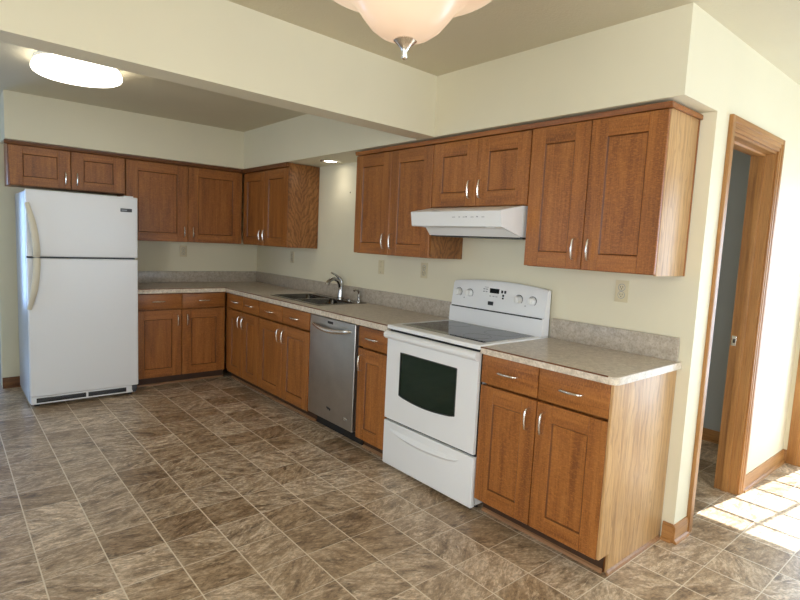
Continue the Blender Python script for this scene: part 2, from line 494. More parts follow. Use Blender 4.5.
struct(MB().grid([-8.0, -7.4, -5.0, -2.35, -0.85, 2.5], [0, 0.60, 0.65, 2.05, 2.10, H], lambda y, z: not (-2.35 < y < -0.85 and 0.65 < z < 2.05) and not (-7.4 < y < -5.0 and 0.6 < z < 2.1), -4.7, -4.6, 'x'), 'wall_left', wall_m)
struct(MB().grid([-4.6, -3.80, -2.70, -2.25], [0, 0.35, 2.05, H], lambda x, z: not (-3.80 < x < -2.70 and 0.35 < z < 2.05), 2.5, 2.6, 'y'), 'wall_far', hall_m)
struct(MB().box(-2.37, -2.25, 0.12, 2.5, 0, H), 'wall_passage', hall_m)
struct(MB().box(XR, XR + 0.12, YW, -2.0, 0, H), 'wall_hall_right', hall_m)
struct(MB().box(0.12, XR + 0.12, -2.0, -1.9, 0, H), 'wall_hall_end', hall_m)
# soffit above the cabinets and the dropped beam
b = MB()
b.prism([(-2.335, 0.0), (0.0, 0.0), (0.0, YW), (-0.361, YW), (-0.361, -0.407), (-2.335, -0.407)], 'z', ZS, H)
struct(b, 'soffit', wall_m)
b = MB()
b.prism([(-0.361, -3.213), (-4.6, -3.445), (-4.6, -3.300), (-0.361, -3.055)], 'z', ZS, H)
struct(b, 'beam', wall_m)

# windows and the patio door that let the daylight in
def window(name, c, w, h, axis, z0):
    r = struct_root(name, c)
    b = MB()
    def bx(u0, u1, z_0, z_1, d0=-0.03, d1=0.03):
        if axis == 'y': b.box(u0, u1, d0, d1, z_0, z_1, 0.004)
        else: b.box(d0, d1, u0, u1, z_0, z_1, 0.004)
    bx(-w / 2, -w / 2 + 0.05, 0, h); bx(w / 2 - 0.05, w / 2, 0, h)
    bx(-w / 2 + 0.05, w / 2 - 0.05, 0, 0.05); bx(-w / 2 + 0.05, w / 2 - 0.05, h - 0.05, h); bx(-0.025, 0.025, 0.05, h - 0.05)
    struct(b, 'window_frame', white_plastic_m, r)
    b = MB()
    if axis == 'y': b.box(-w / 2 + 0.045, w / 2 - 0.045, -0.003, 0.003, 0.045, h - 0.045)
    else: b.box(-0.003, 0.003, -w / 2 + 0.045, w / 2 - 0.045, 0.045, h - 0.045)
    struct(b, 'window_pane', glass_m, r)
window('window_1', (-0.30, -8.06, 0.60), 2.60, 1.50, 'y', 0.6)
window('window_added', (-4.65, -6.20, 0.60), 2.40, 1.50, 'x', 0.6)  # unseen window put in to carry the left fill light
window('window_4', (-3.25, 2.56, 0.35), 1.10, 1.70, 'y', 0.35)
window('window_2', (-4.65, -1.60, 0.65), 1.50, 1.40, 'x', 0.65)

r = struct_root('door_2', (XR, -5.7, 0))
o0 = (XR, -5.7, 0)
XG = 1.895
b = MB()
b.box(XR - 0.016, XR, PY1 - 0.010, YW - 0.026, 0, PH + 0.075, 0.004)      # casing upright beside the corner
b.box(XR - 0.020, XR - 0.014, PY1 + 0.012, PY1 + 0.030, 0.0, PH + 0.03, 0.002)
struct(b, 'side_casing', trim_v, r, o0)
b = MB(); b.box(XR - 0.016, XR, PY0 - 0.08, PY0 + 0.010, 0, PH + 0.075, 0.004)
struct(b, 'side_casing', trim_v, r, o0)
b = MB(); b.box(XR - 0.016, XR, PY0 + 0.010, PY1 - 0.010, PH - 0.010, PH + 0.075, 0.004)
struct(b, 'head_casing', trim_y, r, o0)
zs = [0.10, 0.359, 0.736, 1.067, 1.4175, 1.755, 2.0]
b = MB()
b.box(XG - 0.02, XG + 0.02, -4.872, PY1, 0, PH); b.box(XG - 0.02, XG + 0.02, PY0, PY0 + 0.05, 0, PH)
b.box(XG - 0.02, XG + 0.02, PY0 + 0.05, -4.872, 2.0, PH); b.box(XG - 0.02, XG + 0.02, PY0 + 0.05, -4.872, 0, 0.10)
b.box(XG - 0.02, XG + 0.02, -5.62, -5.56, 0.10, 2.0)
struct(b, 'door_frame', white_plastic_m, r, o0)
b = MB()
for z in zs[1:-1]: b.box(XG - 0.008, XG + 0.008, PY0 + 0.05, -4.872, z - 0.010, z + 0.010)
for y in (-5.112, -5.352, -5.83, -6.08, -6.32): b.box(XG - 0.007, XG + 0.007, y - 0.012, y + 0.012, 0.10, 2.0)
struct(b, 'muntin_grid', white_plastic_m, r, o0)
struct(MB().box(XG - 0.003, XG + 0.003, PY0 + 0.045, -4.868, 0.095, 2.004), 'door_pane', glass_m, r, o0)

# open doorway in the door wall
r = struct_root('door_1', ((DX0 + DX1) / 2, YW, 0))
o0 = ((DX0 + DX1) / 2, YW, 0)
CW = 0.066
def casing_profile(b, x0, x1, z0, z1, vertical, inner):
    # moulded casing: thick outer edge, thinner inner band
    if vertical:
        s = 1 if inner > 0 else -1
        xo, xi = (x0, x1) if s > 0 else (x1, x0)
        b.box(xo, xo + s * 0.030, YW - 0.019, YW, z0, z1, 0.003)
        b.box(xo + s * 0.028, xo + s * 0.052, YW - 0.015, YW, z0, z1 - 0.030, 0.002)
        b.box(xo + s * 0.050, xi, YW - 0.011, YW, z0, z1 - 0.052, 0.003)
    else:
        b.box(x0 + 0.03, x1 - 0.03, YW - 0.019, YW, z1 - 0.030, z1, 0.003)
        b.box(x0 + 0.052, x1 - 0.052, YW - 0.015, YW, z1 - 0.052, z1 - 0.028, 0.002)
        b.box(x0 + CW - 0.006, x1 - CW + 0.006, YW - 0.011, YW, z0, z1 - 0.050, 0.003)
b = MB(); casing_profile(b, DX0 - CW + 0.006, DX0 + 0.006, 0, DH + CW, True, 1)
struct(b, 'side_casing', trim_v, r, o0)
b = MB(); casing_profile(b, DX1 - 0.006, DX1 + CW - 0.006, 0, DH + CW, True, -1)
struct(b, 'side_casing', trim_v, r, o0)
b = MB(); casing_profile(b, DX0 - CW + 0.006, DX1 + CW - 0.006, DH - 0.004, DH + CW, False, 0)
struct(b, 'head_casing', trim_x, r, o0)
for (xa, xb, sx) in ((DX0, DX0 + 0.018, 1), (DX1 - 0.018, DX1, -1)):
    b = MB(); b.box(xa, xb, YW + 0.0, YW + 0.125, 0, DH)
    struct(b, 'jamb', trim_v, r, o0)
    b = MB()
    xs = (xb, xb + 0.012) if sx > 0 else (xa - 0.012, xa)
    b.box(xs[0], xs[1], YW + 0.048, YW + 0.082, 0, DH - 0.018, 0.002)
    struct(b, 'stop', trim_v, r, o0)
b = MB(); b.box(DX0 + 0.018, DX1 - 0.018, YW, YW + 0.125, DH - 0.018, DH); b.box(DX0 + 0.03, DX1 - 0.03, YW + 0.048, YW + 0.082, DH - 0.03, DH - 0.018)
struct(b, 'head_jamb', trim_x, r, o0)
b = MB(); b.box(DX1 - 0.0205, DX1 - 0.018, YW + 0.092, YW + 0.118, 0.905, 0.965, 0.001); b.box(DX1 - 0.0210, DX1 - 0.0195, YW + 0.098, YW + 0.111, 0.922, 0.948, mi=1)
struct(b, 'strike_plate', [nickel_m, slot_m], r, o0)

# baseboards
def base_x(name, x0, x1, y, s, m=trim_x):
    b = MB()
    b.prism([(y, 0), (y + s * 0.013, 0), (y + s * 0.013, 0.075), (y + s * 0.007, 0.092), (y, 0.092)], 'x', x0, x1)
    b.prism([(y + s * 0.013, 0), (y + s * 0.026, 0), (y + s * 0.022, 0.012), (y + s * 0.013, 0.018)], 'x', x0, x1)
    struct(b, name, m)
def base_y(name, y0, y1, x, s, m=trim_y):
    b = MB()
    b.prism([(x, 0), (x + s * 0.013, 0), (x + s * 0.013, 0.075), (x + s * 0.007, 0.092), (x, 0.092)], 'y', y0, y1)
    b.prism([(x + s * 0.013, 0), (x + s * 0.026, 0), (x + s * 0.022, 0.012), (x + s * 0.013, 0.018)], 'y', y0, y1)
    struct(b, name, m)
base_x('baseboard_door_left', -0.013, DX0 - CW + 0.005, YW, -1)
base_x('baseboard_door_right', DX1 + CW - 0.005, XR - 0.014, YW, -1)
base_y('baseboard_sink_end', YW + 0.0002, -4.672, 0.0, -1)
base_y('baseboard_right', YW - 0.025, YW - 0.001, XR, -1)
base_x('baseboard_back', -2.37, -1.50, 0.0, -1, oak_shaded)  # lies in shadow, so its wood colour is darkened
base_y('baseboard_hall', YW + 0.13, -2.0, XR, -1)

# ------------------------------------------------------------------ cabinet parts
def door_mesh(w, h, t=0.019, st=0.085, top=0.085, bot=0.078):
    """shaker door, local: x 0..w, z 0..h, back at y 0, front at y -t; slot 0 upright grain, slot 1 level grain"""
    b = MB()
    b.box(0, st, -t, 0, 0, h, 0.0022, 1); b.box(w - st, w, -t, 0, 0, h, 0.0022, 1)
    b.box(st, w - st, -t, 0, 0, bot, 0.0012, 1, 1); b.box(st, w - st, -t, 0, h - top, h, 0.0012, 1, 1)
    d, e = 0.009, 0.006     # recess and slope of the routed inner edge
    b.box(st - 0.002, w - st + 0.002, -t + d, -0.003, bot - 0.002, h - top + 0.002)
    z0, z1 = bot, h - top
    for xa, sg in ((st, 1), (w - st, -1)):
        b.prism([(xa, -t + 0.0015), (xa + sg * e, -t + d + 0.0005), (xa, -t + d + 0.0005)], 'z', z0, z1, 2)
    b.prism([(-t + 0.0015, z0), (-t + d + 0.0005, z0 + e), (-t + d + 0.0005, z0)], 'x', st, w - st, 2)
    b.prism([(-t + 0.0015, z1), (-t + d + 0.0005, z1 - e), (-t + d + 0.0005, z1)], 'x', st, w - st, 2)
    return b

def pull_mesh(length=0.100, vertical=True):
    b = MB()
    n = 10; L = length / 2
    prof = [(-L, 0.0), (-L + 0.0005, -0.014), (-L + 0.004, -0.023), (-L + 0.012, -0.0275)]
    prof += [(a * (L - 0.018), -0.0285 - 0.0035 * (1 - a * a)) for a in [i / n * 2 - 1 for i in range(n + 1)]]
    prof += [(-p[0], p[1]) for p in prof[:4][::-1]]
    rs = [0.0066, 0.0050, 0.0050, 0.0052] + [0.0054 + 0.0008 * (1 - abs(i / n * 2 - 1)) for i in range(n + 1)] + [0.0052, 0.0050, 0.0050, 0.0066]
    def T(p): return (0, p[1], p[0]) if vertical else (p[0], p[1], 0)
    b.tube([T(p) for p in prof], rs, 10)
    return b
PULL = {}
def add_pull(parent, x, y, z, vertical):
    if vertical not in PULL:
        o = pull_mesh(0.104 if vertical else 0.112, vertical).build('handle', nickel_m, parent)
        PULL[vertical] = o
    else:
        o = PULL[vertical].copy(); COL.objects.link(o); o.parent = parent
    o.location = (x, y, z)
    o['label'] = 'brushed nickel bow handle'
    return o

def add_door(parent, x0, x1, y, z0, z1, hside, hz, **kw):
    d = door_mesh(x1 - x0, z1 - z0, **kw).build('door', [oak_v, oak_h, groove_m], parent)
    d.location = (x0, y, z0)
    hx = 0.040 if hside == 'l' else (x1 - x0) - 0.040
    add_pull(d, hx, -0.019, hz - z0, True)
    return d
def add_drawer(parent, x0, x1, y, z0, z1):
    b = MB(); b.box(0, x1 - x0, -0.019, 0, 0, z1 - z0, 0.003, 2)
    d = b.build('drawer', oak_h, parent)
    d.location = (x0, y, z0)
    add_pull(d, (x1 - x0) / 2, -0.019, (z1 - z0) * 0.50, False)
    return d

BF, UF = -0.600, -0.305        # front of base bodies and upper bodies (doors stand in front)
BT = 0.866
DT = 0.862
def base_body(root, x0, x1, hollow=False):
    b = MB()
    if hollow:
        b.box(x0, x0 + 0.016, BF + 0.026, -0.003, 0.095, BT); b.box(x1 - 0.016, x1, BF + 0.026, -0.003, 0.095, BT)
        b.box(x0 + 0.016, x1 - 0.016, BF + 0.026, -0.003, 0.095, 0.111); b.box(x0 + 0.016, x1 - 0.016, BF + 0.026, BF + 0.04, 0.111, BT)
        b.box(x0, x1, -0.530, -0.512, 0, 0.095)
    else: b.prism([(-0.003, 0), (-0.530, 0), (-0.530, 0.095), (BF + 0.026, 0.095), (BF + 0.026, BT), (-0.003, BT)], 'x', x0, x1, 0)
    b.build('body', [oak_v], root)
    b = MB(); b.box(x0 + 0.001, x1 - 0.001, -0.536, -0.530, 0.0, 0.094)
    b.build('toe_kick', toe_m, root)
    b = MB(); b.prism([(-0.536, 0), (-0.549, 0), (-0.546, 0.011), (-0.536, 0.017)], 'x', x0 + 0.001, x1 - 0.001)
    b.build('shoe_molding', shoe_m, root)

def base_cabinet(label, loc, rz, w, fronts, drawers, group, body=(0, None), hollow=False):
    r = thing('base_cabinet', label, 'cabinet', loc, rz, group)
    base_body(r, body[0], w if body[1] is None else body[1], hollow)
    for (x0, x1, hs) in fronts: add_door(r, x0, x1, BF - 0.001, 0.092, 0.714, hs, 0.617)
    for (x0, x1) in drawers: add_drawer(r, x0, x1, BF - 0.001, 0.728, DT)
    return r
def upper_cabinet(label, loc, rz, w, zb, zt, fronts, group, hz=None, body=(0, None), **kw):
    r = thing('upper_cabinet', label, 'cabinet', loc, rz, group)
    b = MB()
    b.box(body[0], w if body[1] is None else body[1], UF + 0.018, -0.003, 0, 2.098 - zb)
    b.build('body', [oak_v], r)
    for (x0, x1, hs) in fronts: add_door(r, x0, x1, UF - 0.001, 0.004, zt - zb, hs, (hz or zb + 0.100) - zb, **kw)
    return r

# --- base cabinets
GB = 'oak base cabinets'
base_cabinet('oak base cabinet with two drawers and two doors, right beside the white refrigerator', (-1.462, 0, 0), 0, 0.88,
             [(0.006, 0.419, 'r'), (0.425, 0.838, 'l')], [(0.006, 0.419), (0.425, 0.838)], GB, (0, 0.858))
base_cabinet('oak base cabinet with two doors in the inner corner, left of the sink cabinet', (0, -0.603, 0), SINK, 0.744,
             [(0.081, 0.409, 'r'), (0.4125, 0.741, 'l')], [(0.081, 0.409), (0.4125, 0.741)], GB, (0.0, 0.744))
par = [o for o in COL.objects if o.name.startswith('base_cabinet')][-1]
MB().box(0.0, 0.077, BF - 0.001, BF + 0.026, 0.095, BT).build('filler_stile', oak_v, par)
base_cabinet('oak sink cabinet with two doors, under the sink and left of the dishwasher', (0, -1.349, 0), SINK, 0.864,
             [(0.004, 0.4305, 'r'), (0.4345, 0.860, 'l')], [(0.004, 0.4305), (0.4345, 0.860)], GB, hollow=True)
base_cabinet('narrow oak base cabinet with one drawer and one door, between dishwasher and stove', (0, -2.842, 0), SINK, 0.324,
             [(0.010, 0.320, 'l')], [(0.010, 0.320)], GB)
BT, DT = 0.879, 0.876
r = base_cabinet('two-drawer oak base cabinet with an exposed light side, right of the stove', (0, -3.939, 0), SINK, 0.716,
             [(0.002, 0.350, 'r'), (0.356, 0.710, 'l')], [(0.002, 0.350), (0.356, 0.710)], GB, (0, 0.706))
b = MB()
b.prism([(-0.003, 0), (-0.530, 0), (-0.530, 0.095), (BF - 0.016, 0.095), (BF - 0.016, BT), (-0.003, BT)], 'x', 0.711, 0.724, 0, 0.0015)
e = b.build('end_panel', oak_end, r); e['label'] = 'lighter oak side panel with daylight sheen in its colour'
b = MB(); b.prism([(0.724, 0), (0.736, 0), (0.733, 0.012), (0.724, 0.018)], 'y', -0.54, -0.03)
b.build('side_shoe_molding', shoe_m, r)

# --- upper cabinets
GU = 'oak upper cabinets'
upper_cabinet('short oak upper cabinet with two doors, over the white refrigerator', (-2.312, 0, 1.752), 0, 0.865, 1.752, 2.070,
              [(0.004, 0.4345, 'r'), (0.4405, 0.861, 'l')], GU, 1.842, st=0.095, top=0.062, bot=0.07)
upper_cabinet('tall oak upper cabinet with two wide doors on the back wall, right of the refrigerator', (-1.445, 0, 1.337), 0, 1.14, 1.337, 2.064,
              [(0.004, 0.5565, 'r'), (0.5605, 1.112, 'l')], GU, 1.437, (0, 1.120), st=0.100)
upper_cabinet('oak upper cabinet in the inner corner, with its grained side panel facing the sink', (0, -0.328, 1.337), SINK, 0.962, 1.337, 2.060,
              [(0.016, 0.478, 'r'), (0.482, 0.944, 'l')], GU, 1.437, (0.0, 0.950))
b = MB(); b.box(0.951, 0.964, UF - 0.018, -0.003, 0, 0.761, 0.001)
par = [o for o in COL.objects if o.name.startswith('upper_cabinet')][-1]
b.build('end_panel', oak_side, par)['label'] = 'boldly grained oak side panel'
MB().box(0.0, 0.013, UF - 0.001, UF + 0.018, 0, 0.761).build('filler_stile', oak_v, par)
par = upper_cabinet('tall oak upper cabinet with two doors, left of the range hood', (0, -2.334, 1.337), SINK, 0.838, 1.337, 2.062,
              [(0.003, 0.4175, 'r'), (0.4215, 0.840, 'l')], GU, 1.437, (0.0, 0.828))
b = MB(); b.box(0.829, 0.8415, UF, -0.003, 0, 0.761, 0.001)
b.build('end_panel', oak_side, par)['label'] = 'boldly grained oak side panel'
upper_cabinet('short oak upper cabinet with two doors, directly above the range hood', (0, -3.178, 1.664), SINK, 0.755, 1.664, 2.062,
              [(0.003, 0.376, 'r'), (0.380, 0.752, 'l')], GU, 1.766, bot=0.085)
par = upper_cabinet('tall oak upper cabinet with an exposed light side, right of the range hood', (0, -3.935, 1.337), SINK, 0.716, 1.337, 2.065,
              [(0.003, 0.347, 'r'), (0.351, 0.7155, 'l')], GU, 1.440, (0, 0.704))
b = MB(); b.box(0.7045, 0.7165, UF + 0.001, -0.014, -0.003, 0.761, 0.001)
b.build('end_panel', oak_end, par)['label'] = 'lighter oak side panel with daylight sheen in its colour'
b = MB(); b.box(0.704, 0.719, -0.016, -0.003, -0.004, 0.750, 0.001)
b.build('scribe_molding', oak_v, par)

# crown strips under the soffit
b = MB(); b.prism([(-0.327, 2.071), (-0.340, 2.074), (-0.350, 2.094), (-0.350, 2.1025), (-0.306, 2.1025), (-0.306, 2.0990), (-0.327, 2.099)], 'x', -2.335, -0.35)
struct(b, 'trim_1', oak_shaded)
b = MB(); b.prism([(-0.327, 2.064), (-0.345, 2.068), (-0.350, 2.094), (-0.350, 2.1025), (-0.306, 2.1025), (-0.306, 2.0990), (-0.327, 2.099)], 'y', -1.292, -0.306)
struct(b, 'trim_2', oak_shaded_y)
b = MB(); b.prism([(-0.306, 2.0665), (-0.332, 2.0680), (-0.338, 2.0880), (-0.338, 2.0925), (-0.306, 2.0925)], 'y', -4.666, -2.334)
b.box(-0.336, -0.003, -4.665, -4.653, 2.070, 2.0925, 0.002)
struct(b, 'trim_3', oak_crown)

# ------------------------------------------------------------------ worktops
CT, CB, CX = 0.914, 0.870, -0.634
SKX0, SKX1, SKY0, SKY1 = -0.530, -0.056, -2.175, -1.385
loc = (-0.3, -1.6, CB)
r = thing('countertop', 'long L shaped mottled beige countertop with backsplash, running from refrigerator to stove around the sink', 'countertop', loc)
b = MB()
b.grid([-1.462, CX + 0.02, SKX0 + 0.012, SKX1 - 0.012, -0.003], [-3.166, SKY0 + 0.012, SKY1 - 0.012, CX + 0.02, -0.003],
       lambda x, y: (x > CX + 0.02 or y > CX + 0.02) and not (SKX0 + 0.012 < x < SKX1 - 0.012 and SKY0 + 0.012 < y < SKY1 - 0.012), CB, CT, 'z')
b.build('slab', lam_m, r, loc)
b = MB()
prof = lambda s: [(CX + 0.02, CB), (CX + 0.003, CB), (CX, CB + 0.004), (CX, CT - 0.008), (CX + 0.004, CT - 0.001), (CX + 0.02, CT)]
b.prism(prof(1), 'y', -3.166, CX + 0.02, 0)
b.prism(prof(1), 'x', -1.462, CX, 0)
b.build('front_edge', lam_edge_lit_m, r, loc)
b = MB()
b.box(CX - 0.0004, CX + 0.0060, -3.166, CX, CT - 0.0050, CT + 0.0010); b.box(-1.462, CX, CX - 0.0004, CX + 0.0060, CT - 0.0050, CT + 0.0010)
b.build('edge_seam', seam_m, r, loc)
b = MB(); b.box(-1.462, -0.003, -0.022, -0.003, CT, CT + 0.117, 0.002)
b.build('backsplash', splash_m, r, loc)
b = MB(); b.box(-0.022, -0.003, -3.166, -0.022, CT, CT + 0.117, 0.002)
b.build('backsplash', splash_m, r, loc)

CB = 0.880
loc = (-0.3, -4.3, CB)
r = thing('countertop', 'short mottled beige countertop with backsplash and rounded corner, right of the stove', 'countertop', loc)
YE, YN = -4.682, -3.9365
def rounded(x0, inset=0.0, rr=0.035):
    pts = [(-0.003, YN), (x0, YN)]
    for i in range(9):
        a = math.pi + i / 8 * math.pi / 2
        pts.append((x0 + rr + rr * math.cos(a), YE + inset + rr + rr * math.sin(a)))
    pts.append((-0.003, YE + inset))
    return pts
b = MB(); b.prism(rounded(CX + 0.003, 0.003), 'z', CB + 0.003, CT); b.build('slab', lam_m, r, loc)
b = MB()
# wrapped edge band following the rounded corner
path = rounded(CX)
inn = rounded(CX + 0.004, 0.004, 0.031)
bb = bmesh.new()
def strip(A, B, z0, z1):
    va = [[bb.verts.new((p[0], p[1], z)) for p in A[1:]] for z in (z0, z1)]
    vb = [[bb.verts.new((p[0], p[1], z)) for p in B[1:]] for z in (z0, z1)]
    n = len(va[0])
    for i in range(n - 1):
        bb.faces.new((va[0][i], va[0][i + 1], va[1][i + 1], va[1][i]))
        bb.faces.new((va[1][i], va[1][i + 1], vb[1][i + 1], vb[1][i]))
        bb.faces.new((vb[0][i], vb[0][i + 1], va[0][i + 1], va[0][i]))
strip(path, inn, CB, CT - 0.001)
bmesh.ops.recalc_face_normals(bb, faces=bb.faces[:])
b._merge(bb)
b.build('front_edge', lam_edge_lit_m, r, loc)
b = MB(); b.box(CX - 0.0004, CX + 0.0060, YE + 0.04, YN, CT - 0.0050, CT + 0.0010)
b.build('edge_seam', seam_m, r, loc)
b = MB(); b.box(-0.022, -0.003, YE + 0.018, YN, CT, CT + 0.117, 0.002)
b.build('backsplash', splash_m, r, loc)

# ------------------------------------------------------------------ sink, faucet, dispenser
loc = (-0.29, -1.75, CT)
r = thing('kitchen_sink', 'double bowl stainless steel sink set into the long countertop', 'sink', loc)
b = MB()
bx = (-0.505, -0.150); by = ((-1.760, -1.405), (-2.150, -1.795))
b.grid([SKX0, bx[0], bx[1], SKX1], [SKY0, by[1][0], by[1][1], by[0][0], by[0][1], SKY1],
       lambda x, y: not (bx[0] < x < bx[1] and (by[0][0] < y < by[0][1] or by[1][0] < y < by[1][1])), CT + 0.0005, CT + 0.006, 'z')
b.build('rim', sink_m, r, loc)
for (y0, y1) in by:
    b = MB()
    q = bmesh.new()
    def ring(ins, z, rr):
        vs = []
        x0_, x1_, y0_, y1_ = bx[0] + ins, bx[1] - ins, y0 + ins, y1 - ins
        for (cx, cy, a0) in ((x1_ - rr, y1_ - rr, 0), (x0_ + rr, y1_ - rr, 90), (x0_ + rr, y0_ + rr, 180), (x1_ - rr, y0_ + rr, 270)):
            for i in range(6):
                a = math.radians(a0 + i * 18)
                vs.append(q.verts.new((cx + rr * math.cos(a), cy + rr * math.sin(a), z)))
        return vs
    rings = [ring(-0.001, CT + 0.0055, 0.008), ring(0.003, CT - 0.01, 0.04), ring(0.010, CT - 0.13, 0.05), ring(0.03, CT - 0.158, 0.05), ring(0.09, CT - 0.164, 0.04)]
    for A, B in zip(rings, rings[1:]):
        for i in range(24): q.faces.new((A[i], A[(i + 1) % 24], B[(i + 1) % 24], B[i]))
    q.faces.new(rings[-1])
    b._merge(q)
    bw = b.build('bowl', bowl_shaded_m, r, loc, angle=60)
    d = MB().lathe([(0, -0.005), (0.03, -0.005), (0.04, 0.001), (0.044, 0.0005)], ((bx[0] + bx[1]) / 2, (y0 + y1) / 2, CT - 0.163), 24)
    d.build('drain', chrome_m, bw, loc)

fx, fy, fz = -0.092, -1.835, CT + 0.0065
r = thing('faucet', 'arched chrome single lever faucet standing behind the double sink', 'faucet', (fx, fy, fz))
MB().lathe([(0, 0), (0.032, 0), (0.032, 0.006), (0.026, 0.012), (0, 0.012)], (0, 0, 0), 28).build('base_plate', chrome_m, r)
b = MB()
pts = [(0, 0, 0.01), (0.002, 0, 0.05), (0.004, 0, 0.09), (-0.004, 0, 0.125), (-0.028, 0.002, 0.158), (-0.062, 0.004, 0.172), (-0.097, 0.006, 0.166), (-0.122, 0.008, 0.146), (-0.131, 0.009, 0.122)]
b.tube(pts, [0.024, 0.022, 0.021, 0.019, 0.0165, 0.015, 0.0155, 0.017, 0.018], 16)
b.build('spout', chrome_m, r)
b = MB()
b.tube([(0.010, 0, 0.105), (0.006, 0, 0.148), (-0.008, 0.001, 0.176), (-0.050, 0.004, 0.206), (-0.095, 0.008, 0.226)], [0.019, 0.019, 0.014, 0.0085, 0.006], 12)
b.build('lever', chrome_m, r)
r = thing('soap_dispenser', 'small hooked chrome soap dispenser at the right end of the sink', 'dispenser', (-0.092, -2.112, fz))
MB().lathe([(0, 0), (0.020, 0), (0.020, 0.006), (0.013, 0.014), (0.0, 0.014)], (0, 0, 0), 20).build('base_ring', chrome_m, r)
b = MB(); b.tube([(0, 0, 0.012), (0, 0, 0.06), (0, 0, 0.085), (-0.012, 0, 0.100), (-0.034, 0.001, 0.102), (-0.052, 0.002, 0.094)], [0.012, 0.011, 0.0115, 0.010, 0.0085, 0.0075], 12)
b.build('pump_spout', chrome_m, r)
r = MB().lathe([(0, 0), (0.019, 0), (0.019, 0.004), (0.012, 0.011), (0, 0.012)], (0, 0, 0), 20).build('hole_cover', chrome_m)
r.location = (-0.095, -1.975, fz); r['label'] = 'low round chrome cap on the sink deck, between faucet and soap dispenser'; r['category'] = 'cap'

# ------------------------------------------------------------------ dishwasher
r = thing('dishwasher', 'stainless steel dishwasher with curved bar handle, under the long countertop', 'dishwasher', (0, -2.219, 0), SINK)
b = MB(); b.box(0, 0.612, -0.575, -0.02, 0.104, 0.862); b.box(0.02, 0.592, -0.528, -0.05, 0.0, 0.104)
b.build('tub', black_m, r)
b = MB(); b.box(0.002, 0.590, -0.620, -0.577, 0.104, 0.862, 0.006, 3)
dd = b.build('door', dw_m, r)
b = MB()
n = 16; pts = []
for i in range(n + 1):
    a = i / n; y = -0.620 - 0.034 * math.sin(math.pi * a) ** 0.45 - 0.004
    pts.append((0.050 + a * 0.490, y, 0.806 - 0.026 * math.sin(math.pi * a)))
b.tube(pts, [0.006 + 0.008 * math.sin(math.pi * i / n) ** 0.5 for i in range(n + 1)], 10, squash=(1.0, 1.25))
b.build('handle', nickel_m, dd)
b = MB(); b.box(0.245, 0.315, -0.6212, -0.618, 0.824, 0.842)
b.build('display', black_m, dd)
b = MB(); b.prism([(0.262, 0.199), (0.276, 0.196), (0.276, 0.190), (0.300, 0.192), (0.303, 0.186), (0.312, 0.186), (0.318, 0.196), (0.318, 0.203), (0.276, 0.209), (0.262, 0.206)], 'y', -0.6212, -0.618)
b.build('brand_mark', darkgrey_m, dd)
b = MB(); b.lathe([(0, -0.6225), (0.020, -0.6215), (0.023, -0.618)], (0.500, 0, 0.178), 28, 'y', 0, (1.0, 0.55))
b.build('oval_badge', badge_m, dd)
b = MB(); b.box(0.594, 0.611, -0.598, -0.577, 0.115, 0.862)
b.build('side_filler', toe_m, r)
b = MB(); b.box(0.004, 0.608, -0.535, -0.529, 0.002, 0.102)
b.build('toe_kick', black_m, r)

# ------------------------------------------------------------------ range
RW = 0.762
r = thing('kitchen_range', 'white freestanding electric range with black glass cooktop and oven window', 'stove', (0, -3.1715, 0), SINK)
b = MB(); b.box(0.004, RW - 0.004, -0.592, -0.03, 0.035, 0.892); b.build('body', white_m, r)
for (x, y) in ((0.05, -0.54), (RW - 0.05, -0.54), (0.05, -0.1), (RW - 0.05, -0.1)): MB().cyl((x, y, 0), 0.018, 0.035).build('leveling_foot', black_m, r)
b = MB()
b.grid([0.0, 0.045, RW - 0.045, RW], [-0.640, -0.560, -0.105, -0.03], lambda x, y: not (0.045 < x < RW - 0.045 and -0.56 < y < -0.105), 0.896, 0.922, 'z')
o = b.build('cooktop_frame', white_m, r)
mdf = o.modifiers.new('round', 'BEVEL'); mdf.width = 0.006; mdf.segments = 3; mdf.limit_method = 'ANGLE'
b = MB(); b.box(0.044, RW - 0.044, -0.561, -0.104, 0.905, 0.9215)
ct = b.build('glass_cooktop', glassblk_m, r)
for (x, y, rr) in ((0.20, -0.43, 0.105), (0.56, -0.43, 0.080), (0.20, -0.21, 0.080), (0.56, -0.21, 0.105)):
    b = MB(); b.lathe([(rr - 0.003, 0.9216), (rr, 0.9220), (rr + 0.003, 0.9216)], (x, y, 0), 48)
    b.build('burner_ring', ring_m, ct)
# backguard: leaning console with an arched top
b = MB()
def back_outline(t):     # t 0..1 across
    return 1.192 + 0.024 * math.sin(math.pi * t) ** 0.7
nn = 20; q = bmesh.new(); F = []; B = []
for i in range(nn + 1):
    t = i / nn; x = 0.004 + t * (RW - 0.008); zt = back_outline(t)
    col = [(-0.098, 0.922), (-0.094, 1.020), (-0.082, 1.030), (-0.064, zt - 0.014), (-0.052, zt), (-0.030, zt), (-0.028, 0.922)]
    F.append([q.verts.new((x, y, z)) for y, z in col])
for A, C in zip(F, F[1:]):
    for j in range(7): q.faces.new((A[j], C[j], C[(j + 1) % 7], A[(j + 1) % 7]))
q.faces.new(F[0]); q.faces.new(F[-1])
bmesh.ops.recalc_face_normals(q, faces=q.faces[:])
b._merge(q)
bgd = b.build('backguard', white_m, r)
b = MB(); b.box(0.020, RW - 0.014, -0.0955, -0.085, 1.0215, 1.0285); b.build('vent_slot', black_m, bgd)
def face_y(z): return -0.082 + (z - 1.03) / (1.196 - 1.03) * 0.018
